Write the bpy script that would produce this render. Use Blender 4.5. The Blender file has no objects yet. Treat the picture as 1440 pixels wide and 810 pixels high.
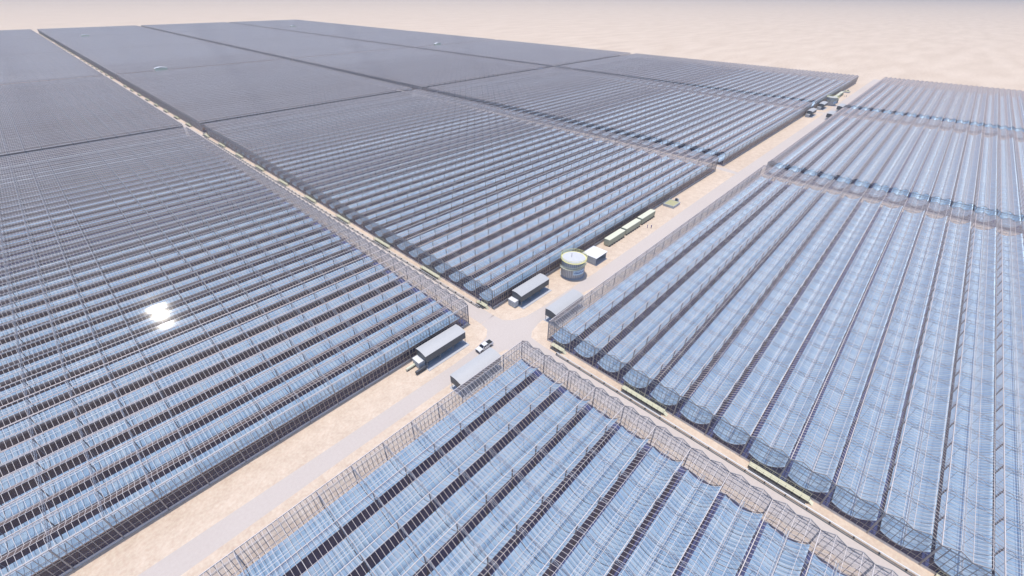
import bpy, math, random
from mathutils import Vector, Matrix
random.seed(7)
R = math.radians
S = bpy.context.scene
COL = S.collection

# ------------------------------------------------------------------ camera, sky, sun, exposure
cd = bpy.data.cameras.new('camera'); cam = bpy.data.objects.new('camera', cd); COL.objects.link(cam)
YAW, PIT, ROL = 0.75322, -0.61271, 0.007224
CX, CY, CZ = -75.903, -79.888, 85.745
fw = Vector((math.cos(PIT)*math.cos(YAW), math.cos(PIT)*math.sin(YAW), math.sin(PIT)))
rt = fw.cross(Vector((0, 0, 1))).normalized(); up = rt.cross(fw)
r2 = math.cos(ROL)*rt + math.sin(ROL)*up; u2 = -math.sin(ROL)*rt + math.cos(ROL)*up
mw = Matrix((r2, u2, -fw)).transposed().to_4x4(); mw.translation = Vector((CX, CY, CZ))
cam.matrix_world = mw
cd.sensor_width = 36.0; cd.lens = 595.113/1440*36.0; cd.clip_start = 0.5; cd.clip_end = 60000
S.camera = cam

SUN_EL, SUN_STR, SKY_STR, EXPO = 84.0, 2.7, 0.15, 0.27
w = bpy.data.worlds.new("World"); S.world = w; w.use_nodes = True
nt = w.node_tree; bg = nt.nodes['Background']
sky = nt.nodes.new('ShaderNodeTexSky'); sky.sky_type = 'NISHITA'; sky.sun_disc = False
sky.sun_elevation = R(SUN_EL); sky.sun_rotation = 0.0
sky.air_density = 1.0; sky.dust_density = 1.2; sky.ozone_density = 5.0; sky.altitude = 90
nt.links.new(sky.outputs[0], bg.inputs[0]); bg.inputs[1].default_value = SKY_STR
sl = bpy.data.lights.new('sun', 'SUN'); so = bpy.data.objects.new('sun', sl); COL.objects.link(so)
sl.energy = SUN_STR; sl.angle = R(0.5); sl.color = (1.0, 0.94, 0.86)
so.rotation_euler = Vector((0, math.cos(R(SUN_EL)), math.sin(R(SUN_EL)))).to_track_quat('Z', 'Y').to_euler()
S.view_settings.view_transform = 'Standard'; S.view_settings.look = 'None'
S.view_settings.exposure = EXPO; S.view_settings.gamma = 1.0
S.view_settings.use_curve_mapping = False
cy = S.cycles
cy.transparent_max_bounces = 24; cy.max_bounces = 6; cy.diffuse_bounces = 2; cy.glossy_bounces = 3
cy.transmission_bounces = 4; cy.caustics_reflective = False; cy.caustics_refractive = False
cy.sample_clamp_indirect = 4.0; cy.sample_clamp_direct = 12.0

# ------------------------------------------------------------------ materials
def new_mat(name):
    m = bpy.data.materials.new(name); m.use_nodes = True
    return m, m.node_tree, m.node_tree.nodes['Principled BSDF']
def mat(name, col, rough=0.6, metal=0.0, var=0.12, scale=1.5, spec=0.3):
    """plain painted or metal surface with a little procedural soiling"""
    m, t, b = new_mat(name)
    tc = t.nodes.new('ShaderNodeTexCoord'); n = t.nodes.new('ShaderNodeTexNoise')
    n.inputs['Scale'].default_value = scale; n.inputs['Detail'].default_value = 4
    t.links.new(tc.outputs['Object'], n.inputs['Vector'])
    mx = t.nodes.new('ShaderNodeMixRGB'); mx.inputs[1].default_value = (*[c*(1-var) for c in col], 1)
    mx.inputs[2].default_value = (*[min(1, c*(1+var)) for c in col], 1)
    t.links.new(n.outputs['Fac'], mx.inputs[0]); t.links.new(mx.outputs[0], b.inputs['Base Color'])
    b.inputs['Roughness'].default_value = rough; b.inputs['Metallic'].default_value = metal
    b.inputs['Specular IOR Level'].default_value = spec
    return m
def glass(name, tint, dust, dustcol, gloss=1.0, rough=0.035):
    """thin sheet of dusty glass: clear, mirror-like at a slant, with a film of dust"""
    m, t, b = new_mat(name); t.nodes.remove(b)
    out = [n for n in t.nodes if n.type == 'OUTPUT_MATERIAL'][0]
    tr = t.nodes.new('ShaderNodeBsdfTransparent'); tr.inputs[0].default_value = (*tint, 1)
    df = t.nodes.new('ShaderNodeBsdfDiffuse'); df.inputs[0].default_value = (*dustcol, 1)
    tc = t.nodes.new('ShaderNodeTexCoord'); n = t.nodes.new('ShaderNodeTexNoise')
    n.inputs['Scale'].default_value = 0.5; n.inputs['Detail'].default_value = 5
    t.links.new(tc.outputs['Object'], n.inputs['Vector'])
    mr = t.nodes.new('ShaderNodeMapRange'); mr.inputs['To Min'].default_value = dust*0.5; mr.inputs['To Max'].default_value = dust*1.5
    t.links.new(n.outputs['Fac'], mr.inputs['Value'])
    geo = t.nodes.new('ShaderNodeNewGeometry'); dt = t.nodes.new('ShaderNodeVectorMath'); dt.operation = 'DOT_PRODUCT'
    t.links.new(geo.outputs['Normal'], dt.inputs[0]); t.links.new(geo.outputs['Incoming'], dt.inputs[1])
    ab = t.nodes.new('ShaderNodeMath'); ab.operation = 'ABSOLUTE'; t.links.new(dt.outputs['Value'], ab.inputs[0])
    mxx = t.nodes.new('ShaderNodeMath'); mxx.operation = 'MAXIMUM'; mxx.inputs[1].default_value = 0.06; t.links.new(ab.outputs[0], mxx.inputs[0])
    dv = t.nodes.new('ShaderNodeMath'); dv.operation = 'DIVIDE'; dv.use_clamp = True
    t.links.new(mr.outputs[0], dv.inputs[0]); t.links.new(mxx.outputs[0], dv.inputs[1])
    m1 = t.nodes.new('ShaderNodeMixShader'); t.links.new(dv.outputs[0], m1.inputs[0])
    t.links.new(tr.outputs[0], m1.inputs[1]); t.links.new(df.outputs[0], m1.inputs[2])
    gl = t.nodes.new('ShaderNodeBsdfGlossy'); gl.inputs['Roughness'].default_value = rough
    iv = t.nodes.new('ShaderNodeMath'); iv.operation = 'SUBTRACT'; iv.inputs[0].default_value = 1.0; t.links.new(ab.outputs[0], iv.inputs[1])
    pw = t.nodes.new('ShaderNodeMath'); pw.operation = 'POWER'; pw.inputs[1].default_value = 5.0; t.links.new(iv.outputs[0], pw.inputs[0])
    ml = t.nodes.new('ShaderNodeMath'); ml.operation = 'MULTIPLY_ADD'; ml.inputs[1].default_value = 0.93*gloss; ml.inputs[2].default_value = 0.07*gloss
    t.links.new(pw.outputs[0], ml.inputs[0])
    m2 = t.nodes.new('ShaderNodeMixShader'); t.links.new(ml.outputs[0], m2.inputs[0])
    t.links.new(m1.outputs[0], m2.inputs[1]); t.links.new(gl.outputs[0], m2.inputs[2])
    t.links.new(m2.outputs[0], out.inputs['Surface'])
    return m
def sand_mat(name, a, b_, rough=0.95, s1=0.02, s2=0.35, grit=0.30):
    m, t, b = new_mat(name)
    geo = t.nodes.new('ShaderNodeNewGeometry')
    def noise(sc, det, dist=0.0, stretch=None):
        n = t.nodes.new('ShaderNodeTexNoise'); n.inputs['Scale'].default_value = sc
        n.inputs['Detail'].default_value = det; n.inputs['Distortion'].default_value = dist
        if stretch:
            mp = t.nodes.new('ShaderNodeMapping'); mp.inputs['Scale'].default_value = stretch
            mp.inputs['Rotation'].default_value = (0, 0, R(25))
            t.links.new(geo.outputs['Position'], mp.inputs['Vector']); t.links.new(mp.outputs[0], n.inputs['Vector'])
        else: t.links.new(geo.outputs['Position'], n.inputs['Vector'])
        return n
    def ramp(n, lo, hi):
        mr = t.nodes.new('ShaderNodeMapRange'); mr.inputs['From Min'].default_value = lo; mr.inputs['From Max'].default_value = hi
        t.links.new(n.outputs['Fac'], mr.inputs['Value']); return mr
    n1 = ramp(noise(s1, 12, 0.2, (0.5, 2.0, 1)), .34, .68)
    n2 = ramp(noise(s2, 5, 0.5), .35, .68)
    n3 = noise(1.6, 8)
    mx = t.nodes.new('ShaderNodeMixRGB'); mx.inputs[1].default_value = (*a, 1); mx.inputs[2].default_value = (*b_, 1)
    av = t.nodes.new('ShaderNodeMath'); av.operation = 'MULTIPLY_ADD'; av.inputs[1].default_value = 0.5
    h = t.nodes.new('ShaderNodeMath'); h.operation = 'MULTIPLY'; h.inputs[1].default_value = 0.5
    t.links.new(n2.outputs[0], h.inputs[0]); t.links.new(n1.outputs[0], av.inputs[0]); t.links.new(h.outputs[0], av.inputs[2])
    t.links.new(av.outputs[0], mx.inputs[0])
    m2 = t.nodes.new('ShaderNodeMixRGB'); m2.blend_type = 'OVERLAY'; m2.inputs[0].default_value = grit
    t.links.new(mx.outputs[0], m2.inputs[1]); t.links.new(n3.outputs['Fac'], m2.inputs[2])
    t.links.new(m2.outputs[0], b.inputs['Base Color']); b.inputs['Roughness'].default_value = rough
    b.inputs['Specular IOR Level'].default_value = 0.1
    bp = t.nodes.new('ShaderNodeBump'); bp.inputs['Strength'].default_value = 0.4; bp.inputs['Distance'].default_value = 0.08
    t.links.new(n3.outputs['Fac'], bp.inputs['Height']); t.links.new(bp.outputs[0], b.inputs['Normal'])
    return m
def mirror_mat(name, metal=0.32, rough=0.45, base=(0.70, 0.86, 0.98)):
    """silvered sheet in panels 0.9 m wide, each pulled slightly hollow, dark joints between"""
    m, t, b = new_mat(name)
    tc = t.nodes.new('ShaderNodeTexCoord'); sp = t.nodes.new('ShaderNodeSeparateXYZ')
    t.links.new(tc.outputs['Object'], sp.inputs[0])
    d = t.nodes.new('ShaderNodeMath'); d.operation = 'DIVIDE'; d.inputs[1].default_value = 0.914
    t.links.new(sp.outputs['X'], d.inputs[0])
    f = t.nodes.new('ShaderNodeMath'); f.operation = 'FRACT'; t.links.new(d.outputs[0], f.inputs[0])
    pp = t.nodes.new('ShaderNodeMath'); pp.operation = 'PINGPONG'; pp.inputs[1].default_value = 0.5
    t.links.new(f.outputs[0], pp.inputs[0])
    seam = t.nodes.new('ShaderNodeMapRange'); seam.inputs['From Min'].default_value = 0.02; seam.inputs['From Max'].default_value = 0.05
    t.links.new(pp.outputs[0], seam.inputs['Value'])
    fl = t.nodes.new('ShaderNodeMath'); fl.operation = 'FLOOR'; t.links.new(d.outputs[0], fl.inputs[0])
    wn = t.nodes.new('ShaderNodeTexWhiteNoise'); wn.noise_dimensions = '1D'; t.links.new(fl.outputs[0], wn.inputs['W'])
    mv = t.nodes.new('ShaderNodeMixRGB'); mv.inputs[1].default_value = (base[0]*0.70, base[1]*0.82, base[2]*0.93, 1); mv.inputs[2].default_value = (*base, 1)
    t.links.new(wn.outputs['Value'], mv.inputs[0])
    # dark lengthwise line coloured along the middle of the trough
    cs = t.nodes.new('ShaderNodeMath'); cs.operation = 'ADD'; cs.inputs[1].default_value = 0.93; t.links.new(sp.outputs['Y'], cs.inputs[0])
    ca = t.nodes.new('ShaderNodeMath'); ca.operation = 'ABSOLUTE'; t.links.new(cs.outputs[0], ca.inputs[0])
    cg = t.nodes.new('ShaderNodeMath'); cg.operation = 'GREATER_THAN'; cg.inputs[1].default_value = 0.06; t.links.new(ca.outputs[0], cg.inputs[0])
    sm_ = t.nodes.new('ShaderNodeMath'); sm_.operation = 'MINIMUM'; t.links.new(cg.outputs[0], sm_.inputs[0]); t.links.new(seam.outputs[0], sm_.inputs[1])
    mx = t.nodes.new('ShaderNodeMixRGB'); mx.inputs[1].default_value = (0.25, 0.31, 0.40, 1)
    t.links.new(sm_.outputs[0], mx.inputs[0]); t.links.new(mv.outputs[0], mx.inputs[2])
    t.links.new(mx.outputs[0], b.inputs['Base Color'])
    b.inputs['Metallic'].default_value = metal; b.inputs['Roughness'].default_value = rough
    sq = t.nodes.new('ShaderNodeMath'); sq.operation = 'POWER'; sq.inputs[1].default_value = 2.0
    t.links.new(pp.outputs[0], sq.inputs[0])
    bp = t.nodes.new('ShaderNodeBump'); bp.inputs['Strength'].default_value = 1.0; bp.inputs['Distance'].default_value = 0.07
    t.links.new(sq.outputs[0], bp.inputs['Height']); t.links.new(bp.outputs[0], b.inputs['Normal'])
    return m

M = dict(
    sand=sand_mat('desert_sand', (0.59, 0.465, 0.36), (0.75, 0.62, 0.50)),
    road=sand_mat('graded_gravel', (0.57, 0.50, 0.455), (0.60, 0.53, 0.485), s1=0.03, s2=0.06, grit=0.08),
    mirror=mirror_mat('mirror_sheet'),
    back=mat('mirror_back', (0.80, 0.62, 0.54), 0.45, 0.15, 0.05),
    galv=mat('galvanised_steel', (0.33, 0.34, 0.36), 0.45, 0.5),
    bar=mat('aluminium_glazing_bar', (0.76, 0.69, 0.66), 0.6, 0.0),
    dark=mat('dark_steel', (0.10, 0.105, 0.12), 0.5, 0.3),
    tube=mat('receiver_glass_tube', (0.85, 0.87, 0.9), 0.25, 0.0, spec=0.7),
    trussm=mat('truss_steel', (0.56, 0.54, 0.54), 0.5, 0.1),
    wallbar=mat('wall_frame_steel', (0.42, 0.39, 0.38), 0.6, 0.0),
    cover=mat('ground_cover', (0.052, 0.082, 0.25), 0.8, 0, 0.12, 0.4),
    kick=mat('kick_panel', (0.74, 0.72, 0.72), 0.5),
    roofglass=glass('roof_glass', (0.93, 0.95, 0.965), 0.045, (0.76, 0.57, 0.50), 0.25, 0.034),
    wallglass=glass('wall_glass', (0.92, 0.93, 0.955), 0.09, (0.62, 0.52, 0.48), 0.5),
    sheet=mat('grey_roof_sheet', (0.52, 0.515, 0.51), 0.5, 0.1, 0.04),
    sheetd=mat('slate_cladding', (0.13, 0.145, 0.16), 0.5, 0.1, 0.06),
    slab=mat('concrete_slab', (0.52, 0.53, 0.56), 0.85),
    cabinet=mat('pale_blue_cabinet', (0.50, 0.56, 0.62), 0.5),
    cream=mat('cream_paint', (0.74, 0.74, 0.58), 0.5, 0, 0.05),
    olive=mat('sage_green_paint', (0.50, 0.53, 0.42), 0.6, 0, 0.05),
    white=mat('white_paint', (0.80, 0.80, 0.80), 0.4, 0, 0.03),
    yellow=mat('pale_yellow_grating', (0.66, 0.64, 0.47), 0.6),
    rail=mat('yellow_railing_paint', (0.82, 0.76, 0.36), 0.5),
    tank=mat('tank_steel', (0.50, 0.54, 0.60), 0.45, 0.2, 0.15, 0.8),
    tanktop=mat('tank_top', (0.60, 0.60, 0.63), 0.6),
    sign=mat('light_blue_sign', (0.56, 0.74, 0.90), 0.4, 0, 0.02),
    blue=mat('blue_lettering', (0.02, 0.12, 0.42), 0.4, 0, 0.02),
    coverall=mat('blue_coverall', (0.05, 0.06, 0.30), 0.9),
    skin=mat('skin', (0.45, 0.27, 0.18), 0.6),
    gravel=mat('olive_gravel', (0.46, 0.44, 0.26), 0.95, 0, 0.3, 3),
    window=mat('car_window', (0.02, 0.022, 0.03), 0.08, 0, 0.05, spec=0.6),
    rubber=mat('tyre_rubber', (0.02, 0.02, 0.022), 0.9),
    carpaint=mat('white_car_paint', (0.78, 0.78, 0.80), 0.25, 0, 0.01, spec=0.5),
    bed=mat('black_bed_liner', (0.03, 0.032, 0.035), 0.6),
    lamp=mat('lamp_lens', (0.7, 0.72, 0.75), 0.15),
)

# ------------------------------------------------------------------ mesh helpers
class MB:
    def __init__(s): s.v = []; s.f = []; s.mi = []
    def poly(s, pts, mi=0):
        k = len(s.v); s.v += [tuple(p) for p in pts]; s.f.append(tuple(range(k, k+len(pts)))); s.mi.append(mi)
    def box(s, a, b, mi=0):
        x0, y0, z0 = a; x1, y1, z1 = b; k = len(s.v)
        s.v += [(x0,y0,z0),(x1,y0,z0),(x1,y1,z0),(x0,y1,z0),(x0,y0,z1),(x1,y0,z1),(x1,y1,z1),(x0,y1,z1)]
        for q in ((0,3,2,1),(4,5,6,7),(0,1,5,4),(1,2,6,5),(2,3,7,6),(3,0,4,7)):
            s.f.append(tuple(k+i for i in q)); s.mi.append(mi)
    def beam(s, p, q, w=0.1, h=None, caps=False, mi=0):
        p = Vector(p); q = Vector(q); d = (q-p).normalized(); h = h or w
        a = Vector((0, 0, 1)) if abs(d.z) < 0.95 else Vector((1, 0, 0))
        sx = d.cross(a).normalized()*w/2; sy = sx.cross(d).normalized()*h/2; k = len(s.v)
        for e in (p, q):
            s.v += [tuple(e-sx-sy), tuple(e+sx-sy), tuple(e+sx+sy), tuple(e-sx+sy)]
        for i in range(4):
            j = (i+1) % 4; s.f.append((k+i, k+j, k+4+j, k+4+i)); s.mi.append(mi)
        if caps:
            s.f += [(k+3, k+2, k+1, k), (k+4, k+5, k+6, k+7)]; s.mi += [mi, mi]
    def tube(s, pts, r, n=8, caps=True, mi=0):
        k = len(s.v); pts = [Vector(p) for p in pts]
        for i, p in enumerate(pts):
            d = (pts[min(i+1, len(pts)-1)]-pts[max(i-1, 0)]).normalized()
            a = Vector((0, 0, 1)) if abs(d.z) < 0.9 else Vector((1, 0, 0))
            e1 = d.cross(a).normalized(); e2 = e1.cross(d)
            rr = r[i] if isinstance(r, (list, tuple)) else r
            for j in range(n):
                t = 2*math.pi*j/n; s.v.append(tuple(p+rr*(math.cos(t)*e1+math.sin(t)*e2)))
        for i in range(len(pts)-1):
            for j in range(n):
                a_, b_ = k+i*n+j, k+i*n+(j+1) % n
                s.f.append((a_, b_, b_+n, a_+n)); s.mi.append(mi)
        if caps:
            s.f.append(tuple(k+j for j in range(n))[::-1]); s.f.append(tuple(k+(len(pts)-1)*n+j for j in range(n))); s.mi += [mi, mi]
    def cyl(s, c, r, z0, z1, n=48, mi=0, r1=None):
        k = len(s.v); r1 = r1 or r
        for z, q in ((z0, r), (z1, r1)):
            for j in range(n):
                t = 2*math.pi*j/n; s.v.append((c[0]+q*math.cos(t), c[1]+q*math.sin(t), z))
        for j in range(n):
            jj = (j+1) % n; s.f.append((k+j, k+jj, k+n+jj, k+n+j)); s.mi.append(mi)
        s.f.append(tuple(k+j for j in range(n))[::-1]); s.f.append(tuple(k+n+j for j in range(n))); s.mi += [mi, mi]
    def prism(s, prof, y0, y1, mi=0):
        """closed profile in (x, z) pushed from y0 to y1"""
        k = len(s.v); n = len(prof)
        s.v += [(x, y0, z) for x, z in prof]+[(x, y1, z) for x, z in prof]
        for i in range(n):
            j = (i+1) % n; s.f.append((k+i, k+j, k+n+j, k+n+i)); s.mi.append(mi)
        s.f.append(tuple(range(k, k+n))[::-1]); s.f.append(tuple(range(k+n, k+2*n))); s.mi += [mi, mi]
    def mesh(s, name, mats, smooth=False):
        me = bpy.data.meshes.new(name); me.from_pydata(s.v, [], s.f)
        for m in (mats if isinstance(mats, (list, tuple)) else [mats]): me.materials.append(m)
        me.polygons.foreach_set('material_index', s.mi)
        if smooth: me.polygons.foreach_set('use_smooth', [True]*len(s.f))
        me.update(); return me
def put(name, me, parent=None, loc=(0, 0, 0), rz=0.0):
    o = bpy.data.objects.new(name, me); COL.objects.link(o); o.location = loc; o.rotation_euler = (0, 0, rz)
    if parent: o.parent = parent
    return o
def tag(o, label, cat, group=None, kind=None):
    o['label'] = label
    if cat: o['category'] = cat
    if group: o['group'] = group
    if kind: o['kind'] = kind
    return o
def thing(name, label, cat, loc=(0, 0, 0), rz=0.0, group=None):
    return tag(put(name, None, None, loc, rz), label, cat, group)
def copy_tree(o, label=None, loc=None, rz=None):
    c = o.copy(); COL.objects.link(c)
    if label: c['label'] = label
    if loc is not None: c.location = loc
    if rz is not None: c.rotation_euler = (0, 0, rz)
    for ch in list(o.children):
        d = ch.copy(); COL.objects.link(d); d.parent = c
        for g in list(ch.children):
            e = g.copy(); COL.objects.link(e); e.parent = d
    return c
def struct(name, me):
    o = put(name, me); o['kind'] = 'structure'; return o

# ------------------------------------------------------------------ ground and roads
g = MB(); g.poly([(-30000, -30000, 0), (40000, -30000, 0), (40000, 40000, 0), (-30000, 40000, 0)])
struct('desert_ground', g.mesh('desert_ground', M['sand']))
def wob(a, amp): return a+random.uniform(-amp, amp)
# road A along +x: edges as stations
stA = [(-400, -10.3, -15.1), (-100, -9.6, -15.2), (-60, -10.1, -14.9), (-25, -10.3, -15.2), (-16, -9.8, -15.6), (-11, -8.6, -16.6),
       (-8.4, -6.2, -19.5), (-7.9, -3.0, -24.0)]
stB = [(-2.2, -2.6, -24.0), (-1.8, -6.6, -18.5), (0.5, -9.0, -16.8), (4.5, -10.6, -15.8), (12, -11.2, -15.6), (28, -11.6, -16.2), (42, -12.0, -18.6),
       (70, -12.0, -19.3), (120, -11.2, -19.2), (185, -10.9, -19.3), (300, -10.9, -19.2), (450, -10.8, -19.0), (600, -10.5, -19.0), (640, -10.5, -19.0)]
rd = MB(); z = 0.004
for s_ in (stA, stB):
    for (a, t0, b0), (c, t1, b1) in zip(s_, s_[1:]): rd.poly([(a, b0, z), (c, b1, z), (c, t1, z), (a, t0, z)])
rd.poly([(-7.9, -24.0, z), (-2.2, -24.0, z), (-2.2, -2.6, z), (-7.9, -3.0, z)])
struct('main_road', rd.mesh('main_road', M['road']))
rb = MB()
ys = [-2.8]+[i*12 for i in range(0, 126)]
for a, b in zip(ys, ys[1:]): rb.poly([(-7.9, a, z), (-2.2, a, z), (-2.2, b, z), (-7.9, b, z)])
struct('cross_road', rb.mesh('cross_road', M['road']))
rb = MB(); rb.poly([(-8.2, -420, z), (-3.2, -420, z), (-2.2, -24.0, z), (-7.9, -24.0, z)])
struct('cross_road', rb.mesh('cross_road', M['road']))
rb = MB()
rb.poly([(185.3, -11, z), (189, -11, z), (191.0, -2, z), (191.0, 1460, z), (186.0, 1460, z), (186.0, -2, z)])
struct('side_track', rb.mesh('side_track', M['road']))
rb = MB()
rb.poly([(391.5, -10.9, z), (396.2, -10.9, z), (396.2, 1460, z), (391.5, 1460, z)])
struct('far_cross_road', rb.mesh('far_cross_road', M['road']))

# ------------------------------------------------------------------ glasshouses
BW = 8.0; ZG, ZR, ZM = 7.4, 8.45, 7.42
PROF = [(0, ZG), (2, ZR), (4, ZM), (6, ZR), (8, ZG)]
def roof_parts(L, nb, nt_):
    """meshes for one glasshouse, L long in x with nt_ truss bays, nb bays of 8 m in y"""
    dx = L/nt_; W = nb*BW; P = {}
    bars = MB(); nb_ = nt_*8
    for b in range(nb):
        y0 = b*BW
        for i in range(nb_+1):
            x = i*L/nb_
            for (a, za), (c, zc) in zip(PROF, PROF[1:]): bars.beam((x, y0+a, za), (x, y0+c, zc), 0.05, 0.05)
        for a, za, wd in ((2, ZR+.03, .045), (4, ZM+.02, .05), (6, ZR+.03, .045)):
            bars.beam((0, y0+a, za), (L, y0+a, za), wd, 0.1)
    P['bars'] = bars
    gl = MB()
    for b in range(nb):
        for (a, za), (c, zc) in zip(PROF, PROF[1:]):
            gl.poly([(0, b*BW+a, za), (L, b*BW+a, za), (L, b*BW+c, zc), (0, b*BW+c, zc)])
    P['roofglass'] = gl
    gut = MB(); gut.box((-0.1, -0.06, ZG-0.22), (L+0.1, 0.06, ZG+0.01)); P['gutter'] = gut
    tr = MB(); zb, zt = 6.45, 7.25
    for b in range(nb):
        y0 = b*BW
        tr.beam((0, y0, zt), (0, y0+BW, zt), .09); tr.beam((0, y0, zb), (0, y0+BW, zb), .09)
        for k in range(8):
            a, c = y0+k, y0+k+1
            tr.beam((0, a, zb if k % 2 == 0 else zt), (0, c, zt if k % 2 == 0 else zb), .055)
        tr.beam((0, y0+2, zt), (0, y0+2, ZR), .06); tr.beam((0, y0+6, zt), (0, y0+6, ZR), .06)
    P['truss'] = tr
    co = MB(); co.beam((0, 0, 0), (0, 0, ZG-.2), .2, .16); co.box((-.25, -.25, 0), (.25, .25, .12)); P['column'] = co
    # end walls (constant x) with the wavy top
    def rz(y):
        y %= BW
        for (a, za), (c, zc) in zip(PROF, PROF[1:]):
            if a <= y <= c: return za+(zc-za)*(y-a)/(c-a)
    ew = MB(); eg = MB(); n = nb*8
    for i in range(n+1):
        y = i*W/n; ew.beam((0, y, 0), (0, y, rz(y)), .26 if i % 8 == 0 else .065, .2 if i % 8 == 0 else .1)
    for zz in (1.75, 3.5, 5.25): ew.beam((0, 0, zz), (0, W, zz), .09)
    ew.beam((0, 0, ZG-.05), (0, W, ZG-.05), .12)
    for b in range(nb):
        for (a, za), (c, zc) in zip(PROF, PROF[1:]):
            ew.beam((0, b*BW+a, za), (0, b*BW+c, zc), .14)
            eg.poly([(0, b*BW+a, .55), (0, b*BW+c, .55), (0, b*BW+c, zc), (0, b*BW+a, za)])
    P['ewall'] = ew; P['eglass'] = eg
    sw = MB(); sg = MB(); n = nt_*7
    for i in range(n+1):
        x = i*L/n; sw.beam((x, 0, 0), (x, 0, ZG), .26 if i % 7 == 0 else .065, .2 if i % 7 == 0 else .1)
    for zz in (1.75, 3.5, 5.25): sw.beam((0, 0, zz), (L, 0, zz), .09)
    sg.poly([(0, 0, .55), (L, 0, .55), (L, 0, ZG), (0, 0, ZG)])
    P['swall'] = sw; P['sglass'] = sg
    k = MB(); k.box((-.06, 0, 0), (.06, W, .55)); P['ekick'] = k
    k = MB(); k.box((0, -.06, 0), (L, .06, .55)); P['skick'] = k
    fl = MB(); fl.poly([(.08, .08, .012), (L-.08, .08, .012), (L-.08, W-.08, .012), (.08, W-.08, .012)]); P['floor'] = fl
    fr = MB(); fr.beam((0, 0, .06), (0, W, .06), .3, .12); P['footing'] = fr
    return P, dx, W
def merged(name, items, mats):
    mb = MB()
    for src, offs, mi in items:
        for (ox, oy) in offs:
            k = len(mb.v); mb.v += [(x+ox, y+oy, z_) for x, y, z_ in src.v]
            mb.f += [tuple(k+i for i in f) for f in src.f]; mb.mi += [mi]*len(src.f)
    return mb.mesh(name, mats)

_cache = {}
def glasshouse(x0, y0, L, nb, label, near):
    nt_ = round(L/7.3); key = (round(L, 2), nb)
    if key not in _cache: _cache[key] = dict(P=roof_parts(L, nb, nt_))
    C_ = _cache[key]; P, dx, W = C_['P']
    def me(k, m):
        if k not in C_: C_[k] = P[k].mesh(k, M[m])
        return C_[k]
    t = thing('glasshouse', label, 'glasshouse', (x0, y0, 0), 0, 'glasshouses of the solar field')
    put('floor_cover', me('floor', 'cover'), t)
    put('roof_frame', me('bars', 'bar'), t)
    put('roof_glazing', me('roofglass', 'roofglass'), t)
    for x in (0, L):
        put('end_wall_frame', me('ewall', 'wallbar'), t, (x, 0, 0)); put('end_wall_glazing', me('eglass', 'wallglass'), t, (x, 0, 0))
        put('kick_panel', me('ekick', 'kick'), t, (x, 0, 0))
    for y in (0, W):
        put('side_wall_frame', me('swall', 'wallbar'), t, (0, y, 0)); put('side_wall_glazing', me('sglass', 'wallglass'), t, (0, y, 0))
        put('kick_panel', me('skick', 'kick'), t, (0, y, 0))
    cols = [(i*dx, b*BW) for i in range(1, nt_) for b in range(1, nb)]
    if near:
        for b in range(nb+1): put('gutter', me('gutter', 'bar'), t, (0, b*BW, 0))
        for i in range(nt_+1): put('truss', me('truss', 'trussm'), t, (i*dx, 0, 0))
        cols.sort(key=lambda c: (x0+c[0]-CX)**2+(y0+c[1]-CY)**2)
        vis = [c for c in cols if in_view(x0+c[0], y0+c[1], 5)]
        ind = vis[:100]; s_ = set(ind); rest = [c for c in cols if c not in s_]
        for c in ind: put('column', me('column', 'dark'), t, (c[0], c[1], 0))
        if rest:
            o = put('column', merged('columns', [(P['column'], rest, 0)], [M['dark']]), t); o['kind'] = 'stuff'
    else:
        if 'far' not in C_:
            C_['far'] = merged('far_frame', [(P['gutter'], [(0, b*BW) for b in range(nb+1)], 0), (P['truss'], [(i*dx, 0) for i in range(nt_+1)], 1)], [M['bar'], M['trussm']])
            C_['farcol'] = merged('far_columns', [(P['column'], cols, 0)], [M['dark']])
        put('gutter_and_trusses', C_['far'], t)
        o = put('column', C_['farcol'], t); o['kind'] = 'stuff'
    return t
FPX = cd.lens/36*1024
def pix(x, y, z_):
    d = Vector((x-CX, y-CY, z_-CZ)); zz = d.dot(fw)
    if zz <= 1: return None
    return (512+FPX*d.dot(r2)/zz, 288-FPX*d.dot(u2)/zz, zz)
def in_view(x, y, z_, m=10):
    p = pix(x, y, z_); return bool(p) and -m < p[0] < 1024+m and -m < p[1] < 576+m

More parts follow.
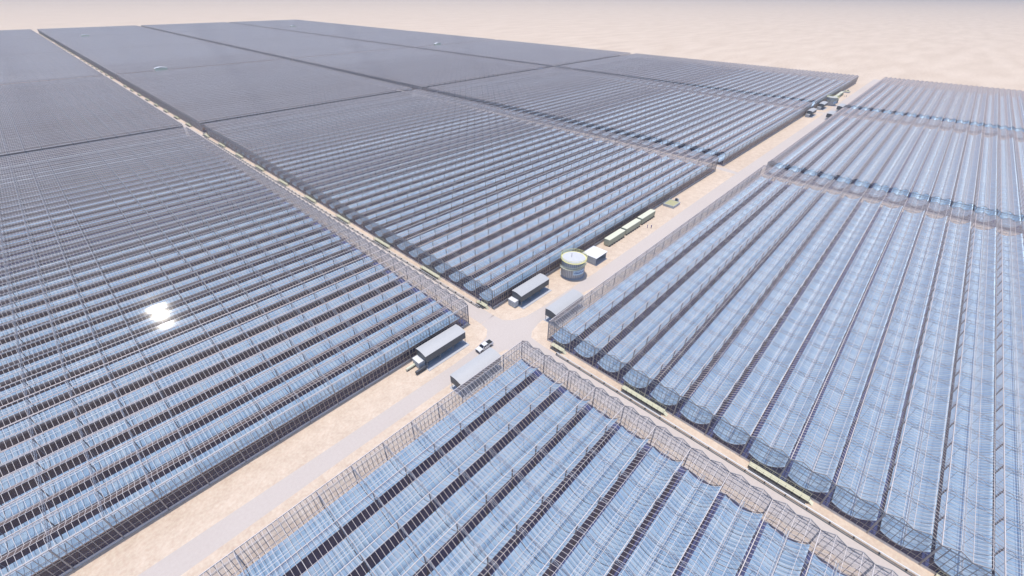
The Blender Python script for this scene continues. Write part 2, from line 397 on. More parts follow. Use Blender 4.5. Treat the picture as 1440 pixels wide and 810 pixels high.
# ------------------------------------------------------------------ troughs
TILT = R(15.0); HA = 3.49; DEP = 1.65; FOC = HA*HA/(4*DEP); ZC = 3.2
def tp(s_, off=0.0):
    """point of the trough section, s_ across the aperture; tilted so the +y rim is low"""
    a = s_; h = s_*s_/(4*FOC)-DEP-off
    # aperture axis: +a towards -y and up
    return (-0.5-a*math.cos(TILT)+h*math.sin(TILT), a*math.sin(TILT)+h*math.cos(TILT)+ZC)
def trough_meshes(L, fine=True):
    n = round(L/7.3); dx = L/n; m = MB(); ns = 14 if fine else 8
    ss = [HA*(2*i/ns-1) for i in range(ns+1)]
    for i in range(n):
        xa, xb = (i*dx+.05 if i else .35), ((i+1)*dx-.05 if i < n-1 else L-1.5)
        k = len(m.v)
        for off in (0.0, 0.06):
            for s_ in ss:
                y, z_ = tp(s_, off); m.v += [(xa, y, z_), (xb, y, z_)]
        nn = 2*(ns+1)
        for j in range(ns):
            a = k+2*j; m.f.append((a, a+1, a+3, a+2)); m.mi.append(0)
            b = a+nn; m.f.append((b+2, b+3, b+1, b)); m.mi.append(1)
        for j in (0, ns):
            a = k+2*j; m.f.append((a, a+1, a+1+nn, a+nn)); m.mi.append(1)
        if fine:
            for e in (0, 1):
                for j in range(ns):
                    a = k+2*j+e; m.f.append((a, a+2, a+2+nn, a+nn)); m.mi.append(1)
    mirror = m
    y, z_ = tp(0, -FOC)
    rc = MB(); rc.tube([(.35, y, z_), (L-1.0, y, z_)], .11, 8)
    rc.beam((.35, y+.42, z_+.30), (L-1.0, y+.42, z_+.30), .07)
    hg = MB()
    for i in range(n+1):
        x = min(max(i*dx, 1.1), L-1.1)
        hg.beam((x, y, z_), (x, y, 6.45), .05)
        y1, z1 = tp(HA*.97); hg.beam((x, y1, z1), (x, y1, 6.45), .05)
        y1, z1 = tp(-HA*.9); hg.beam((x, y1, z1), (x, y1, 6.45), .05)
        y1, z1 = tp(0); hg.beam((x, y, z_), (x, y1, z1), .05)
    rib = MB()
    for i in range(n+1):
        x = min(max(i*dx, 1.05), L-1.05); pts = [tp(s_, .16) for s_ in ss[::2]]
        for (a, b), (c, d) in zip(pts, pts[1:]): rib.beam((x, a, b), (x, c, d), .1, .12)
    return mirror, rc, hg, rib
ALUM = [M['mirror'], M['back']]
ROWS = []      # (block index, row index, x0, ycentre, L, score)
BLOCKS = []
def block(x0, y0, L, nb, label, place, near=False, from_top=False):
    BLOCKS.append((x0, y0, L, nb, label, place, near, from_top))
Y = [0.0, 297.8, 593.8, 886.5, 1180.0]
ordn = ['first', 'second', 'third', 'fourth', 'fifth', 'sixth', 'seventh', 'eighth', 'ninth', 'tenth']
block(-193.4, 0.0, 182.9, 36, 'dusty glasshouse filling the left foreground, its roof catching the white sun glare', 'left foreground glasshouse', True)
block(-193.8, -22.87-20*BW, 182.9, 20, 'glasshouse at bottom centre, nearest the viewer, walled beside the truck road', 'bottom centre glasshouse', True, True)
block(0.0, 0.0, 182.8, 36, 'glasshouse behind the round tank and cream containers, beyond the crossroads', 'central glasshouse behind the tank', True)
block(0.7, -22.87-20*BW, 186.3, 20, 'glasshouse at right foreground with pale yellow walkways along its near end wall', 'right foreground glasshouse', True, True)
block(193.5, 0.0, 195.0, 36, 'second glasshouse up the left side of the main road, beyond the side track', 'second glasshouse left of the road', True)
block(196.2, -22.87-20*BW, 190.0, 20, 'second glasshouse up the right side of the main road', 'second glasshouse right of the road', True, True)
block(399.0, 0.0, 192.0, 36, 'far glasshouse left of the main road, behind the distant tank and shelters', 'farthest glasshouse left of the road')
block(399.0, -22.87-20*BW, 200.0, 20, 'far glasshouse at the end of the right side of the main road', 'farthest glasshouse right of the road', False, True)
for j in range(1, 5):
    for (x0, L, nm) in ((-193.4, 182.9, 'left of the cross road'), (0.0, 182.8, 'just right of the cross road'), (193.5, 195.0, 'in the middle column'), (399.0, 192.0, 'on the far edge of the field')):
        block(x0, Y[j], L, 36, 'glasshouse %s, %s back from the main road' % (nm, ordn[j]), '%s-back glasshouse %s' % (ordn[j], nm.replace('the ', '').replace(' of field', '')))
for bi, (x0, y0, L, nb, label, place, near, ft) in enumerate(BLOCKS):
    glasshouse(x0, y0, L, nb, label, near)
    for r in range(nb):
        yc = y0+(r+.5)*BW; sc = 0.0
        for i in range(26):
            x = x0+(i+.5)*L/26; p = pix(x, yc, 4)
            if p and 0 < p[0] < 1024 and 0 < p[1] < 576:
                sc += (L/26)*8*FPX*FPX/p[2]**2*max(.02, CZ/p[2])
        ROWS.append((bi, r, x0, yc, L, sc))
ROWS.sort(key=lambda q: -q[5])
top, rest = ROWS[:300], ROWS[300:]
tm = {}
def ordinal(n): return '%d%s' % (n, 'th' if 10 <= n % 100 <= 20 else {1: 'st', 2: 'nd', 3: 'rd'}.get(n % 10, 'th'))
for bi, r, x0, yc, L, sc in top:
    if L not in tm:
        a, b, c, d = trough_meshes(L); tm[L] = (a.mesh('mirror', ALUM, True), b.mesh('receiver', M['tube'], True), c.mesh('hanger', M['galv']), d.mesh('rib', M['dark']))
    nb, place, ft = BLOCKS[bi][3], BLOCKS[bi][5], BLOCKS[bi][7]
    n = nb-r if ft else r+1
    t = thing('solar_trough', 'mirrored trough, %s from the main road in the %s' % (ordinal(n), place), 'solar trough', (x0, yc, 0), 0, 'mirrored troughs hanging in the glasshouses')
    put('mirror', tm[L][0], t); put('receiver_tube', tm[L][1], t); put('hanger_rods', tm[L][2], t); put('mirror_rib', tm[L][3], t)
far = MB()
for bi, r, x0, yc, L, sc in rest:
    key = ('c', L)
    if key not in tm: tm[key] = trough_meshes(L, False)
    for q, mi in ((tm[key][0], None), (tm[key][1], 2)):
        k = len(far.v); far.v += [(x+x0, y+yc, z_) for x, y, z_ in q.v]
        far.f += [tuple(k+i for i in f) for f in q.f]; far.mi += (q.mi if mi is None else [mi]*len(q.f))
o = put('distant_solar_troughs', far.mesh('distant_solar_troughs', ALUM+[M['tube']], True))
tag(o, 'countless distant mirrored troughs filling the far glasshouses of the field', 'solar troughs', None, 'stuff')

# ------------------------------------------------------------------ arched equipment shelters
def shelter(loc, label, ext=True):
    """14.2 m long arched canopy; local origin at its -x, +y corner on the ground; spans y 0..-4.2"""
    t = thing('equipment_shelter', label, 'shelter', loc, 0, 'arched grey equipment shelters by the crossroads')
    L, D = 14.2, 4.2
    m = MB(); m.box((-.3, -D-1.3, 0), (L+.3, .4, .12)); put('slab', m.mesh('slab', M['slab']), t)
    m = MB(); n = 12; arc = [(-D*i/n, 4.85-.38*i/n+.32*math.sin(math.pi*i/n)) for i in range(n+1)]
    k = len(m.v)
    for dz in (0, -.07):
        for x in (-.12, L+.12):
            m.v += [(x, (a-.05 if i == n else a+(.05 if i == 0 else 0)), b+dz) for i, (a, b) in enumerate(arc)]
    q = n+1
    for i in range(n):
        m.f += [(i, i+1, q+i+1, q+i), (2*q+i+1, 2*q+i, 3*q+i, 3*q+i+1), (i, i+1, 2*q+i+1, 2*q+i), (q+i, q+i+1, 3*q+i+1, 3*q+i)]; m.mi += [0]*4
    m.f += [(0, q, 3*q, 2*q), (n, q+n, 3*q+n, 2*q+n)]; m.mi += [0, 0]
    put('arched_roof', m.mesh('arched_roof', M['sheet'], False), t)
    m = MB(); m.box((0, -D-.02, 2.15), (L, -D+.05, 4.46)); put('front_cladding', m.mesh('front_cladding', M['sheetd']), t)
    m = MB(); m.box((0, -.05, 2.15), (L, .02, 4.76)); put('rear_cladding', m.mesh('rear_cladding', M['sheetd']), t)
    gb = MB(); prof = [(-.06, 2.15), (-D+.06, 2.15), (-D+.06, 4.4)]+[(a, b-.09) for a, b in arc[::-1][1:-1]]+[(-.06, 4.72)]
    k = 0; nn = len(prof); gb.v = [(0, a, b) for a, b in prof]+[(.06, a, b) for a, b in prof]
    for i in range(nn):
        j = (i+1) % nn; gb.f.append((i, j, nn+j, nn+i)); gb.mi.append(0)
    gb.f += [tuple(range(nn))[::-1], tuple(range(nn, 2*nn))]; gb.mi += [0, 0]
    gm = gb.mesh('gable', M['sheetd']); put('gable_cladding', gm, t, (.02, 0, 0)); put('gable_cladding', gm, t, (L-.08, 0, 0))
    pm = MB(); pm.beam((0, 0, .12), (0, 0, 4.45), .12, .12); pm = pm.mesh('post', M['galv'])
    for i in range(4):
        for y in (-.12, -D+.12): put('post', pm, t, (.15+i*(L-.3)/3, y, 0))
    # pump skids under the roof
    sk = MB()
    for i in range(4):
        x = 1.6+i*3.3
        sk.box((x, -3.0, .12), (x+2.0, -1.6, .32)); sk.tube([(x+.2, -2.3, .8), (x+1.7, -2.3, .8)], .36, 12)
        sk.box((x+.6, -2.1, 1.1), (x+1.1, -1.7, 1.5))
    sk.tube([(.4, -1.2, 1.7), (L-.4, -1.2, 1.7)], .12, 8); sk.tube([(.4, -1.2, 1.4), (L-.4, -1.2, 1.4)], .08, 8)
    tag(put('pump_skids', sk.mesh('pump_skids', M['cabinet'], False), None, loc), 'grey pump row under '+label, 'pumps', 'pump rows under the shelters')
    return t
def control_cabinet(loc, label):
    t = thing('control_cabinet', label, 'cabinet', loc, 0, 'pale control cabinets beside the shelters')
    m = MB(); m.box((0, 0, .12), (1.9, 2.9, 2.3)); m.box((.1, .1, 0), (1.8, 2.8, .13)); put('body', m.mesh('body', M['cabinet']), t)
    m = MB(); m.box((-.08, -.08, 2.303), (1.98, 2.98, 2.4)); put('top', m.mesh('top', M['white']), t)
    dm = MB(); dm.box((-.03, 0, .3), (-.003, .84, 2.1)); dm = dm.mesh('door', M['cabinet'])
    hm = MB(); hm.box((-.07, .7, 1.1), (-.032, .76, 1.4)); hm = hm.mesh('handle', M['dark'])
    for i in range(3):
        d = put('door', dm, t, (0, .15+i*.9, 0)); put('handle', hm, d)
def vessel(loc, label, m_, r, L):
    t = thing('horizontal_vessel', label, 'vessel', loc, 0, 'small horizontal vessels by the left shelter')
    m = MB(); n = 6
    pts = [(-L/2-r*.55*math.cos(math.pi/2*i/n), 0, r+.25) for i in range(n)]+[(-L/2, 0, r+.25), (L/2, 0, r+.25)]+[(L/2+r*.55*math.sin(math.pi/2*(i+1)/n), 0, r+.25) for i in range(n)]
    rr = [max(.02, r*math.sin(math.pi/2*i/n)) for i in range(n)]+[r, r]+[max(.02, r*math.cos(math.pi/2*(i+1)/n)) for i in range(n)]
    m.tube(pts, rr, 16); put('shell', m.mesh('shell', M[m_], True), t)
    sm = MB(); sm.box((-.1, -r*.8, 0), (.1, r*.8, .45)); sm = sm.mesh('saddle', M['dark'])
    for s_ in (-1, 1): put('saddle', sm, t, (s_*L*.33, 0, 0))
for k, (dxx, far_) in enumerate(((0, ''), (399, 'distant '))):
    shelter((-31.3+dxx, -2.0, 0), far_+'arched shelter left of the crossroads, by the left glasshouse wall')
    shelter((7.1+dxx, -2.1, 0), far_+'arched shelter beside the round tank')
    shelter((7.4+dxx, -16.2, 0), far_+'arched shelter across the road from the tank')
    shelter((-31.2+dxx, -16.4, 0), far_+'arched shelter nearest the %s glasshouse' % ('foreground' if not k else 'second right-hand'))
    control_cabinet((-33.0+dxx, -5.0, 0), far_+'pale cabinet at the left end of the shelter by the left glasshouse')
    control_cabinet((5.3+dxx, -5.0, 0), far_+'pale cabinet at the left end of the shelter beside the round tank')
vessel((-33.2, -5.9, 0), 'dark steel horizontal vessel lying beside the left shelter', 'dark', .48, 3.0)
vessel((-34.5, -2.9, 0), 'cream horizontal vessel lying behind the dark one at the left shelter', 'cream', .38, 2.6)

# ------------------------------------------------------------------ round tank
def text_mesh(txt, size, rad, ang0, zc, material):
    cu = bpy.data.curves.new('t', 'FONT'); cu.body = txt; cu.size = size; cu.align_x = 'CENTER'; cu.align_y = 'CENTER'; cu.shear = .2; cu.offset = .02
    ob = bpy.data.objects.new('t', cu); COL.objects.link(ob)
    dg = bpy.context.evaluated_depsgraph_get(); me = bpy.data.meshes.new_from_object(ob.evaluated_get(dg))
    bpy.data.objects.remove(ob)
    for v in me.vertices:
        a = ang0+v.co.x/rad; v.co = Vector((rad*math.cos(a), rad*math.sin(a), zc+v.co.y))
    me.materials.clear(); me.materials.append(material); return me
def tank(loc, label):
    t = thing('storage_tank', label, 'tank', loc, 0, 'round steel tanks along the main road'); Rr, H = 4.2, 6.9
    m = MB(); m.cyl((0, 0), Rr+.35, 0, .15, 64); put('base', m.mesh('base', M['slab']), t)
    m = MB(); m.cyl((0, 0), Rr, .15, H, 72)
    b = put('shell', m.mesh('shell', M['tank']), t)
    m = MB()
    for i in range(36):
        a = 2*math.pi*i/36; c, s_ = math.cos(a), math.sin(a)
        m.beam((Rr*c, Rr*s_, .16), (Rr*c, Rr*s_, H-.02), .07, .07)
    put('seams', m.mesh('seams', M['dark']), b)
    m = MB()
    for zz in (1.9, 3.6, 5.3):
        m.cyl((0, 0), Rr+.035, zz, zz+.07, 72)
    put('stiffening_ring', m.mesh('stiffening_ring', M['tank']), b)
    m = MB(); m.cyl((0, 0), Rr-.05, H+.003, H+.35, 64, r1=.3); put('roof', m.mesh('roof', M['tanktop']), t)
    m = MB(); n = 60
    def ringbox(a0, a1, r0, r1, z0, z1, z0b=None):
        z0b = z0 if z0b is None else z0b; dz = z1-z0; k = len(m.v)
        for a, zz in ((a0, z0), (a1, z0b)):
            for r, q in ((r0, 0), (r1, 0), (r1, dz), (r0, dz)): m.v.append((r*math.cos(a), r*math.sin(a), zz+q))
        for i in range(4):
            j = (i+1) % 4; m.f.append((k+i, k+j, k+4+j, k+4+i)); m.mi.append(0)
        m.f += [(k+3, k+2, k+1, k), (k+4, k+5, k+6, k+7)]; m.mi += [0, 0]
    for i in range(n): ringbox(2*math.pi*i/n, 2*math.pi*(i+1)/n, Rr+.01, Rr+.55, H-.12, H-.02)
    put('rim_walkway', m.mesh('rim_walkway', M['rail']), t)
    m = MB()
    for i in range(n):
        a, b_ = 2*math.pi*i/n, 2*math.pi*(i+1)/n; q = Rr+.5
        for zz in (H+.5, H+1.05): m.beam((q*math.cos(a), q*math.sin(a), zz), (q*math.cos(b_), q*math.sin(b_), zz), .1)
        if i % 2 == 0: m.beam((q*math.cos(a), q*math.sin(a), H-.1), (q*math.cos(a), q*math.sin(a), H+1.05), .06)
    put('rim_railing', m.mesh('rim_railing', M['rail']), t)
    # stair winding round the side that faces the crossroads
    m = MB(); A0, A1 = R(145), R(285); ns = 38
    for i in range(ns):
        a, b_ = A0+(A1-A0)*i/ns, A0+(A1-A0)*(i+1)/ns; zz = 3.9+1.0*i/ns+2.4*max(0, i/ns-.55)
        ringbox(a, b_, Rr+.06, Rr+.85, zz, zz+.1)
    st = put('winding_stair', m.mesh('winding_stair', M['cream']), t)
    m = MB(); prev = None
    for i in range(ns+1):
        a = A0+(A1-A0)*i/ns; zz = 3.95+1.0*i/ns+2.4*max(0, i/ns-.55); q = Rr+.85
        p = Vector((q*math.cos(a), q*math.sin(a), zz))
        if prev: m.beam(prev+Vector((0, 0, .95)), p+Vector((0, 0, .95)), .08); m.beam(prev+Vector((0, 0, .5)), p+Vector((0, 0, .5)), .05)
        if i % 3 == 0: m.beam(p, p+Vector((0, 0, .95)), .06)
        prev = p
    put('stair_railing', m.mesh('stair_railing', M['cream']), st)
    m = MB(); a0, a1, n2 = R(218), R(282), 16; r = Rr+.12
    for i in range(n2):
        a, b_ = a0+(a1-a0)*i/n2, a0+(a1-a0)*(i+1)/n2; ringbox(a, b_, Rr+.045, r, 2.0, 3.9)
    sg = put('sign', m.mesh('sign', M['sign']), t)
    put('lettering', text_mesh('GlassPoint', 1.0, r+.015, (a0+a1)/2, 2.95, M['blue']), sg)
    m = MB(); m.tube([(-.6, .6, H+.3), (-.6, .6, H+1.9)], .07, 8); put('vent_mast', m.mesh('vent_mast', M['dark']), t)
    return t
tank((35.3, -6.2, 0), 'round blue-grey tank with blue lettering, yellow rim railing and winding stair')
tank((435.0, -6.2, 0), 'distant round tank beyond the second crossing, small at upper right')

# ------------------------------------------------------------------ white open shed, containers, pad
def open_shed(loc, label):
    t = thing('open_shed', label, 'shed', loc, 0, 'white flat-roofed sheds beside the tanks')
    m = MB(); m.box((-.25, -.25, 3.0), (7.45, 6.25, 3.16)); put('flat_roof', m.mesh('flat_roof', M['white']), t)
    m = MB(); m.box((0, 0, 0), (.12, 6.0, 2.998)); wm = m.mesh('wall', M['cabinet']); put('wall', wm, t); put('wall', wm, t, (7.08, 0, 0))
    m = MB(); m.box((.123, 5.88, 0), (7.077, 6.0, 2.998)); put('wall', m.mesh('wall', M['cabinet']), t)
    m = MB(); m.box((-.2, -.6, 0), (7.4, 6.2, .06)); put('floor_slab', m.mesh('floor_slab', M['slab']), t)
open_shed((46.0, -9.1, 0), 'white flat-roofed shed open to the road, right of the round tank')
open_shed((445.5, -9.1, 0), 'distant white flat-roofed shed past the far tank')
cm = MB(); cm.box((0, 0, .35), (12.2, 2.5, 2.95))
nrib = 34
for i in range(nrib):
    x = .25+i*(11.7/(nrib-1))
    cm.box((x-.07, -.035, .45), (x+.07, -.002, 2.85)); cm.box((x-.07, 2.502, .45), (x+.07, 2.535, 2.85))
cm = cm.mesh('container_body', M['olive'])
ct = MB(); ct.box((-.03, -.06, 2.953), (12.23, 2.56, 3.08)); ct = ct.mesh('container_top', M['cream'])
cf = MB(); cf.box((-.15, -.5, 0), (.15, .2, .347)); cf = cf.mesh('foot', M['dark'])
cdm = MB(); cdm.box((-.05, 0, .45), (-.004, 1.2, 2.85)); cdm = cdm.mesh('door', M['olive'])
def container(loc, label):
    t = thing('cream_container', label, 'container', loc, 0, 'cream-roofed containers along the glasshouse wall')
    put('body', cm, t); put('roof_panel', ct, t)
    for i in range(7): put('foot', cf, t, (.6+i*1.83, .1, 0))
    for y in (.03, 1.27): put('door', cdm, t, (0, y, 0))
for k in range(2):
    d = 'distant ' if k else ''; X = 399*k; S_ = ' at the second crossing' if k else ''
    container((61.8+X, -4.9, 0), d+'sage green container with cream roof, nearest the tank'+S_)
    container((75.3+X, -4.7, 0), d+'sage green container with cream roof, middle of three'+S_)
    container((88.9+X, -4.5, 0), d+'sage green container with cream roof, farthest from the tank'+S_)
def pad(loc, label):
    t = thing('raised_pad', label, 'platform', loc, 0, 'low walled pads past the containers')
    m = MB(); Lx, Ly, h = 7.2, 5.4, 1.25
    m.box((0, 0, 0), (Lx, .22, h)); m.box((0, Ly-.22, 0), (Lx, Ly, h)); m.box((0, .222, 0), (.22, Ly-.222, h)); m.box((Lx-.22, .222, 0), (Lx, Ly-.222, h))
    put('rim_wall', m.mesh('rim_wall', M['cabinet']), t)
    m = MB(); m.box((.222, .222, 0), (Lx-.222, Ly-.222, h-.12)); put('gravel_bed', m.mesh('gravel_bed', M['gravel']), t)
    g2 = MB()
    for i in range(6):
        for y in (.11, Ly-.11): g2.box((.6+i*1.2-.08, y-.08, h+.003), (.6+i*1.2+.08, y+.08, h+.15))
    put('rim_studs', g2.mesh('rim_studs', M['white']), t)
pad((115.2, -6.9, 0), 'low grey-walled pad with olive bed past the containers')
pad((514.2, -6.9, 0), 'distant low grey-walled pad past the far containers')
def generator(loc, label):
    t = thing('pump_unit', label, 'pump', loc, 0, 'black and white pump units by the pads')
    m = MB(); m.box((0, -1.0, 0), (2.2, 1.0, .3)); m.box((.9, -.7, .3), (2.1, .7, 1.7)); put('housing', m.mesh('housing', M['cabinet']), t)
    m = MB(); m.tube([(.4, -.5, .9), (.4, .5, .9)], .5, 14); m.box((0, -.5, 1.9), (1.0, .5, 2.1)); put('motor', m.mesh('motor', M['dark']), t)
    m = MB()
    for y in (-.45, .45): m.beam((.1, y, .3), (.1, y, 1.9), .08); m.beam((.9, y, .3), (.9, y, 1.9), .08)
    m.tube([(2.1, 0, 1.2), (3.2, 0, 1.2), (3.2, 0, .0)], .12, 8); put('pipework', m.mesh('pipework', M['galv']), t)
generator((122.7, -4.3, 0), 'black and grey pump unit standing past the olive-bedded pad')
generator((521.7, -4.3, 0), 'distant pump unit standing past the far pad')
# tall pale sheds in the gaps between blocks
for i, (x, y, lab) in enumerate(((36, 587.2, 'tall cream shed in the third gap, near the cross road'), (440, 587.4, 'tall cream shed in the third gap, toward the far field edge'),
                                 (42, 1172.4, 'tiny cream shed in the last gap, near the cross road'), (446, 1172.6, 'tiny cream shed in the last gap, farther right'))):
    t = thing('tall_shed', lab, 'shed', (x, y, 0), 0, 'tall cream sheds between the blocks')
    m = MB(); m.box((0, 0, 0), (12, 4.5, 10.2)); put('wall', m.mesh('wall', M['cream']), t)
    m = MB(); m.prism([(-.3, 10.2), (6, 11.4), (12.3, 10.2), (12.3, 10.35), (6, 11.55), (-.3, 10.35)], -.2, 4.7); put('roof', m.mesh('roof', M['white']), t)

# ------------------------------------------------------------------ walkways and pipes along the end walls
def walkway(loc, Ly, label):
    t = thing('service_walkway', label, 'walkway', loc, 0, 'pale yellow walkways along the glasshouse end walls')
    W_ = 1.35; h = .75
    m = MB(); m.box((0, 0, h), (W_, Ly, h+.08)); put('deck', m.mesh('deck', M['yellow']), t)
    m = MB(); n = max(2, round(Ly/1.5))
    for i in range(n+1):
        y = .05+i*(Ly-.1)/n
        for x in (.05, W_-.05): m.beam((x, y, 0), (x, y, h-.002), .1)
    put('legs', m.mesh('legs', M['dark']), t)
    for x in (.04, W_-.04):
        m = MB()
        for i in range(n+1):
            y = .05+i*(Ly-.1)/n; m.beam((x, y, h+.08), (x, y, h+1.1), .06)
        for zz in (.55, 1.1): m.beam((x, 0, h+zz), (x, Ly, h+zz), .04)
        put('railing', m.mesh('railing', M['yellow']), t)
    m = MB(); m.box((-.62, .3, .0), (-.12, Ly-.3, .28)); put('dark_strip', m.mesh('dark_strip', M['dark']), t)  # low dark strip along the outer side of the deck
    sm = MB()
    for i in range(3): sm.box((.2, -.3*(i+1), h-.22*(i+1)), (W_-.2, -.3*i-.002, h-.22*(i+1)+.05))
    put('steps', sm.mesh('steps', M['cream']), t)
y = -29.5; walkway((-.95, y, 0), 4.2, 'short yellow walkway at the near corner of the right foreground glasshouse')
for i, nm in enumerate(('second', 'third', 'fourth', 'fifth', 'sixth')):
    walkway((-.95, -60.9-32*i, 0), 11.8, 'long yellow walkway, %s from the crossroads on the right glasshouse' % nm)
walkway((-1.75, 1.8, 0), 4.2, 'short yellow walkway where a worker stands at the central glasshouse corner')
for j in range(5):
    for i in range(9):
        y = Y[j]+26.6+i*32
        if j == 0 or i < 8 :
            n = j*9+i+2
            walkway((-1.75, y, 0), 10.4, 'long yellow walkway on the far side of the cross road, %s from the crossroads' % ordinal(n))
def pipe_run(x, y0, y1, label, r=.15):
    t = thing('white_pipe', label, 'pipe', (x, 0, 0), 0, 'white pipes along the cross road')
    m = MB(); m.tube([(0, y0, .62), (0, y1, .62)], r, 10); put('pipe', m.mesh('pipe', M['white'], True), t)
    s_ = MB(); n = int(abs(y1-y0)/4)
    for i in range(n+1): s_.box((-.25, y0+i*(y1-y0)/n-.08, 0), (.25, y0+i*(y1-y0)/n+.08, .46))
    put('supports', s_.mesh('supports', M['dark']), t)
    c = MB(); c.box((-.55, min(y0, y1), 0), (-.33, max(y0, y1), .14)); put('dark_line', c.mesh('dark_line', M['sheetd']), t)  # thin dark line on the ground beside the pipe
pipe_run(-2.1, -28.5, -182, 'white pipe on low supports along the right foreground glasshouse')
pipe_run(-2.5, 3.5, 287, 'white pipe on low supports along the central glasshouse by the cross road', .1)

# ------------------------------------------------------------------ pickup truck
def pickup(loc, rz):
    t = thing('pickup_truck', 'white pickup truck with black cargo bed parked by the crossroads', 'pickup truck', loc, rz)
    m = MB(); hw = .93
    # lower body: hood, cab lower, bed sides (front is -x)
    prof = [(-2.75, .48), (-2.78, .75), (-2.7, .98), (-2.55, 1.06), (-1.35, 1.16), (-1.3, 1.18), (2.72, 1.18), (2.78, 1.1), (2.78, .5), (2.2, .42)]
    prof += [(2.12, .42), (2.05, .72), (1.8, .88), (1.5, .88), (1.25, .72), (1.18, .42), (-1.28, .42), (-1.35, .72), (-1.6, .88), (-1.9, .88), (-2.15, .72), (-2.22, .42)]
    front = [p for p in prof if True]
    k = len(m.v); n = len(prof)
    for yy, sc in ((-hw, 0), (-hw+.06, 1), (hw-.06, 1), (hw, 0)):
        m.v += [(x, yy, z_ if sc or z_ < 1.0 else z_-.06) for x, z_ in prof]
    for q in range(3):
        for i in range(n):
            j = (i+1) % n; m.f.append((k+q*n+i, k+q*n+j, k+(q+1)*n+j, k+(q+1)*n+i)); m.mi.append(0)
    m.f.append(tuple(k+i for i in range(n))[::-1]); m.f.append(tuple(k+3*n+i for i in range(n))); m.mi += [0, 0]
    put('body', m.mesh('body', M['carpaint']), t)
    # cab greenhouse
    m = MB(); b0 = [(-1.35, -.86), (1.0, -.86), (1.0, .86), (-1.35, .86)]; t0 = [(-.72, -.70), (.78, -.70), (.78, .70), (-.72, .70)]
    zb, zt = 1.182, 1.72; k = 0
    m.v = [(x, y_, zb) for x, y_ in b0]+[(x, y_, zt) for x, y_ in t0]
    for i in range(4):
        j = (i+1) % 4; m.f.append((i, j, 4+j, 4+i)); m.mi.append(0)
    m.f += [(4, 5, 6, 7)]; m.mi += [0]; put('cab_windows', m.mesh('cab_windows', M['window']), t)
    m = MB(); k = 0
    m.v = [(x*1.0, y_, 1.723) for x, y_ in ((-.74, -.72), (.8, -.72), (.8, .72), (-.74, .72))]+[(x, y_, 1.79) for x, y_ in ((-.62, -.62), (.7, -.62), (.7, .62), (-.62, .62))]
    for i in range(4):
        j = (i+1) % 4; m.f.append((i, j, 4+j, 4+i)); m.mi.append(0)
    m.f += [(4, 5, 6, 7), (3, 2, 1, 0)]; m.mi += [0, 0]; put('cab_roof', m.mesh('cab_roof', M['carpaint']), t)
    m = MB()
    for s_ in (-1, 1):
        for (a, b) in (((-1.33, .87), (-.72, .71)), ((.05, .87), (.05, .71)), ((1.0, .87), (.78, .71))):
            m.beam((a[0], s_*a[1], 1.18), (b[0], s_*b[1], 1.73), .09)
    put('pillars', m.mesh('pillars', M['carpaint']), t)
    m = MB(); m.box((1.12, -.80, 1.183), (2.68, .80, 1.20)); put('cargo_bed', m.mesh('cargo_bed', M['bed']), t)
    m = MB()
    for y_ in (-.89, .82): m.box((1.05, y_, 1.182), (2.74, y_+.07, 1.27))
    m.box((2.69, -.82, 1.182), (2.76, .82, 1.27)); put('bed_rail', m.mesh('bed_rail', M['carpaint']), t)
    wm = MB(); wm.tube([(0, -.13, 0), (0, .13, 0)], .38, 20); wm = wm.mesh('tyre', M['rubber'])
    rm = MB(); rm.tube([(0, -.14, 0), (0, .14, 0)], .22, 14); rm = rm.mesh('rim', M['galv'])
    for x in (-1.75, 1.65):
        for s_ in (-1, 1):
            wh = put('wheel', wm, t, (x, s_*.84, .38)); put('rim', rm, wh)
    hm = MB(); hm.box((-2.79, -.16, .82), (-2.66, .16, .98)); hm = hm.mesh('headlight', M['lamp'])
    for s_ in (-1, 1): put('headlight', hm, t, (0, s_*.72, 0))
    gm = MB(); gm.box((-2.81, -.5, .72), (-2.7, .5, .96)); put('grille', gm.mesh('grille', M['dark']), t)
    bm_ = MB(); bm_.box((-2.86, -.9, .45), (-2.7, .9, .66)); put('bumper', bm_.mesh('bumper', M['dark']), t)
    mm = MB(); mm.box((-1.08, .9, 1.15), (-.92, 1.1, 1.32)); mm.box((-1.08, -1.1, 1.15), (-.92, -.9, 1.32)); put('mirrors', mm.mesh('mirrors', M['dark']), t)
pickup((-14.75, -11.7, 0.006), R(-1))

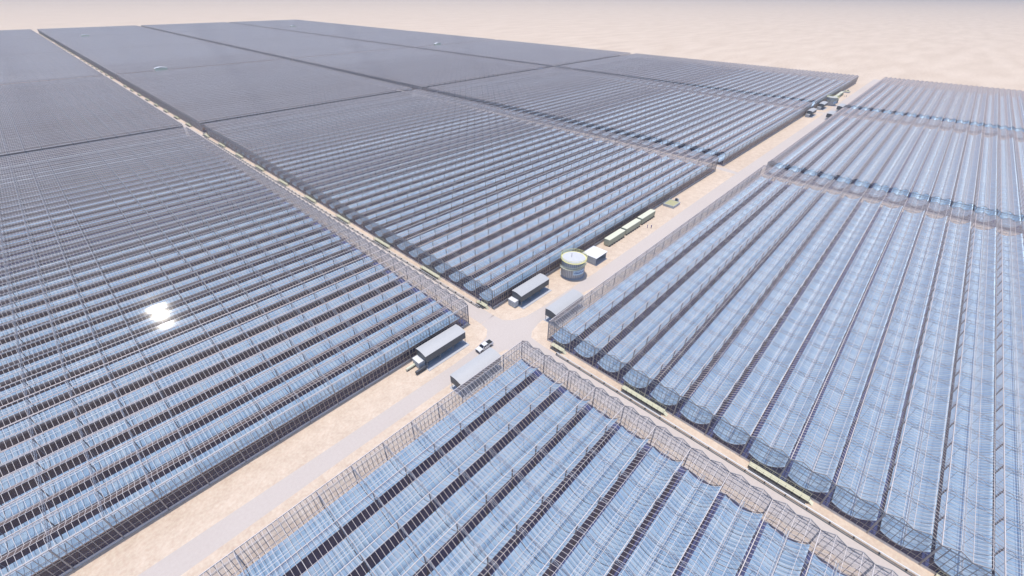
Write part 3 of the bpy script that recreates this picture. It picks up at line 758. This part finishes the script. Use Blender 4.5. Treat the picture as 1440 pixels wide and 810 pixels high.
# ------------------------------------------------------------------ people
def skin_mesh(name, verts, edges, rads, material, sub=1):
    me = bpy.data.meshes.new(name); me.from_pydata(verts, edges, []); ob = bpy.data.objects.new(name, me); COL.objects.link(ob)
    md = ob.modifiers.new('s', 'SKIN'); me.skin_vertices[0].data[0].use_root = True
    for i, r in enumerate(rads): me.skin_vertices[0].data[i].radius = (r, r) if not isinstance(r, tuple) else r
    sb = ob.modifiers.new('b', 'SUBSURF'); sb.levels = sub; sb.render_levels = sub
    dg = bpy.context.evaluated_depsgraph_get(); out = bpy.data.meshes.new_from_object(ob.evaluated_get(dg))
    bpy.data.objects.remove(ob); out.materials.clear(); out.materials.append(material)
    out.polygons.foreach_set('use_smooth', [True]*len(out.polygons)); return out
def person(loc, rz, label, arm=0):
    t = thing('person', label, 'person', loc, rz)
    key = ('p', arm)
    if key not in _cache:
        ax = .30+.25*arm; az = 1.12+.12*arm
        V = [(0, 0, .95), (0, 0, 1.15), (0, .01, 1.38), (0, 0, 1.50), (0, -.01, 1.60), (0, -.02, 1.70),
             (.10, 0, .90), (.12, -.02, .50), (.13, .02, .09), (.13, -.12, .05), (-.10, 0, .90), (-.12, .03, .50), (-.14, .08, .09), (-.14, -.06, .05),
             (.19, .01, 1.40), (.26, .02, 1.13), (ax, -.08, az-.22), (ax+.01, -.12, az-.33), (-.19, .01, 1.40), (-.26, .03, 1.13), (-.28, -.05, .90), (-.28, -.08, .79)]
        E = [(0, 1), (1, 2), (2, 3), (3, 4), (4, 5), (0, 6), (6, 7), (7, 8), (8, 9), (0, 10), (10, 11), (11, 12), (12, 13), (2, 14), (14, 15), (15, 16), (16, 17), (2, 18), (18, 19), (19, 20), (20, 21)]
        Rd = [.14, .12, .15, .055, .09, .085, .085, .058, .04, .045, .085, .058, .04, .045, .06, .045, .034, .035, .06, .045, .034, .035]
        body = skin_mesh('body', V, E, Rd, M['skin'])
        c = [i for i in range(22) if i not in (4, 5, 9, 13, 17, 21)]; mp = {a: i for i, a in enumerate(c)}
        cov = skin_mesh('coveralls', [V[i] for i in c], [(mp[a], mp[b]) for a, b in E if a in mp and b in mp], [Rd[i]*(1.22 if i != 3 else 1.05)+.008 for i in c], M['coverall'])
        h = MB(); n = 14
        prof = [(.15, 1.72), (.13, 1.73), (.125, 1.80), (.09, 1.86), (.01, 1.885)]
        for i, (r, z_) in enumerate(prof):
            for j in range(n): h.v.append((r*math.cos(2*math.pi*j/n), -.02+1.12*r*math.sin(2*math.pi*j/n), z_))
        for i in range(len(prof)-1):
            for j in range(n): h.f.append((i*n+j, i*n+(j+1) % n, (i+1)*n+(j+1) % n, (i+1)*n+j)); h.mi.append(0)
        bt = MB()
        for s_, yy in ((1, -.0), (-1, .06)): bt.box((s_*.135-.055, yy-.2, 0), (s_*.135+.055, yy+.08, .1))
        _cache[key] = (body, cov, h.mesh('hard_hat', M['white'], True), bt.mesh('boots', M['dark']))
    a, b, c_, d = _cache[key]
    put('body', a, t); put('coveralls', b, t); put('hard_hat', c_, t); put('boots', d, t)
person((88.4, -7.8, 0), R(200), 'person in dark blue coveralls standing by the containers, left of the pair')
person((89.2, -9.2, 0), R(60), 'person in dark blue coveralls standing by the containers, right of the pair', 1)
person((-1.1, 4.6, .83), R(150), 'person in blue coveralls on the short walkway at the crossroads corner', 1)
person((-1.3, 291.5, 0), R(150), 'person in blue by the first gap along the cross road')
person((-1.2, 427.5, 0), R(100), 'person in blue far along the cross road')
person((487.4, -7.8, 0), R(200), 'distant person in blue by the far containers, left of two')
person((488.6, -9.2, 0), R(60), 'distant person in blue by the far containers, right of two', 1)

# ------------------------------------------------------------------ haze
hz = MB(); hz.box((-29000, -29000, -1), (39000, 39000, 100))
m = bpy.data.materials.new('haze'); m.use_nodes = True; t = m.node_tree
for n in list(t.nodes):
    if n.type != 'OUTPUT_MATERIAL': t.nodes.remove(n)
pv = t.nodes.new('ShaderNodeVolumePrincipled'); pv.inputs['Color'].default_value = (1.0, 0.91, 0.87, 1)
pv.inputs['Density'].default_value = 0.00014; pv.inputs['Anisotropy'].default_value = 0.2
t.links.new(pv.outputs[0], [n for n in t.nodes if n.type == 'OUTPUT_MATERIAL'][0].inputs['Volume'])
o = put('haze', hz.mesh('haze', m)); o['kind'] = 'stuff'; o['label'] = 'thin pale desert haze over the whole field'
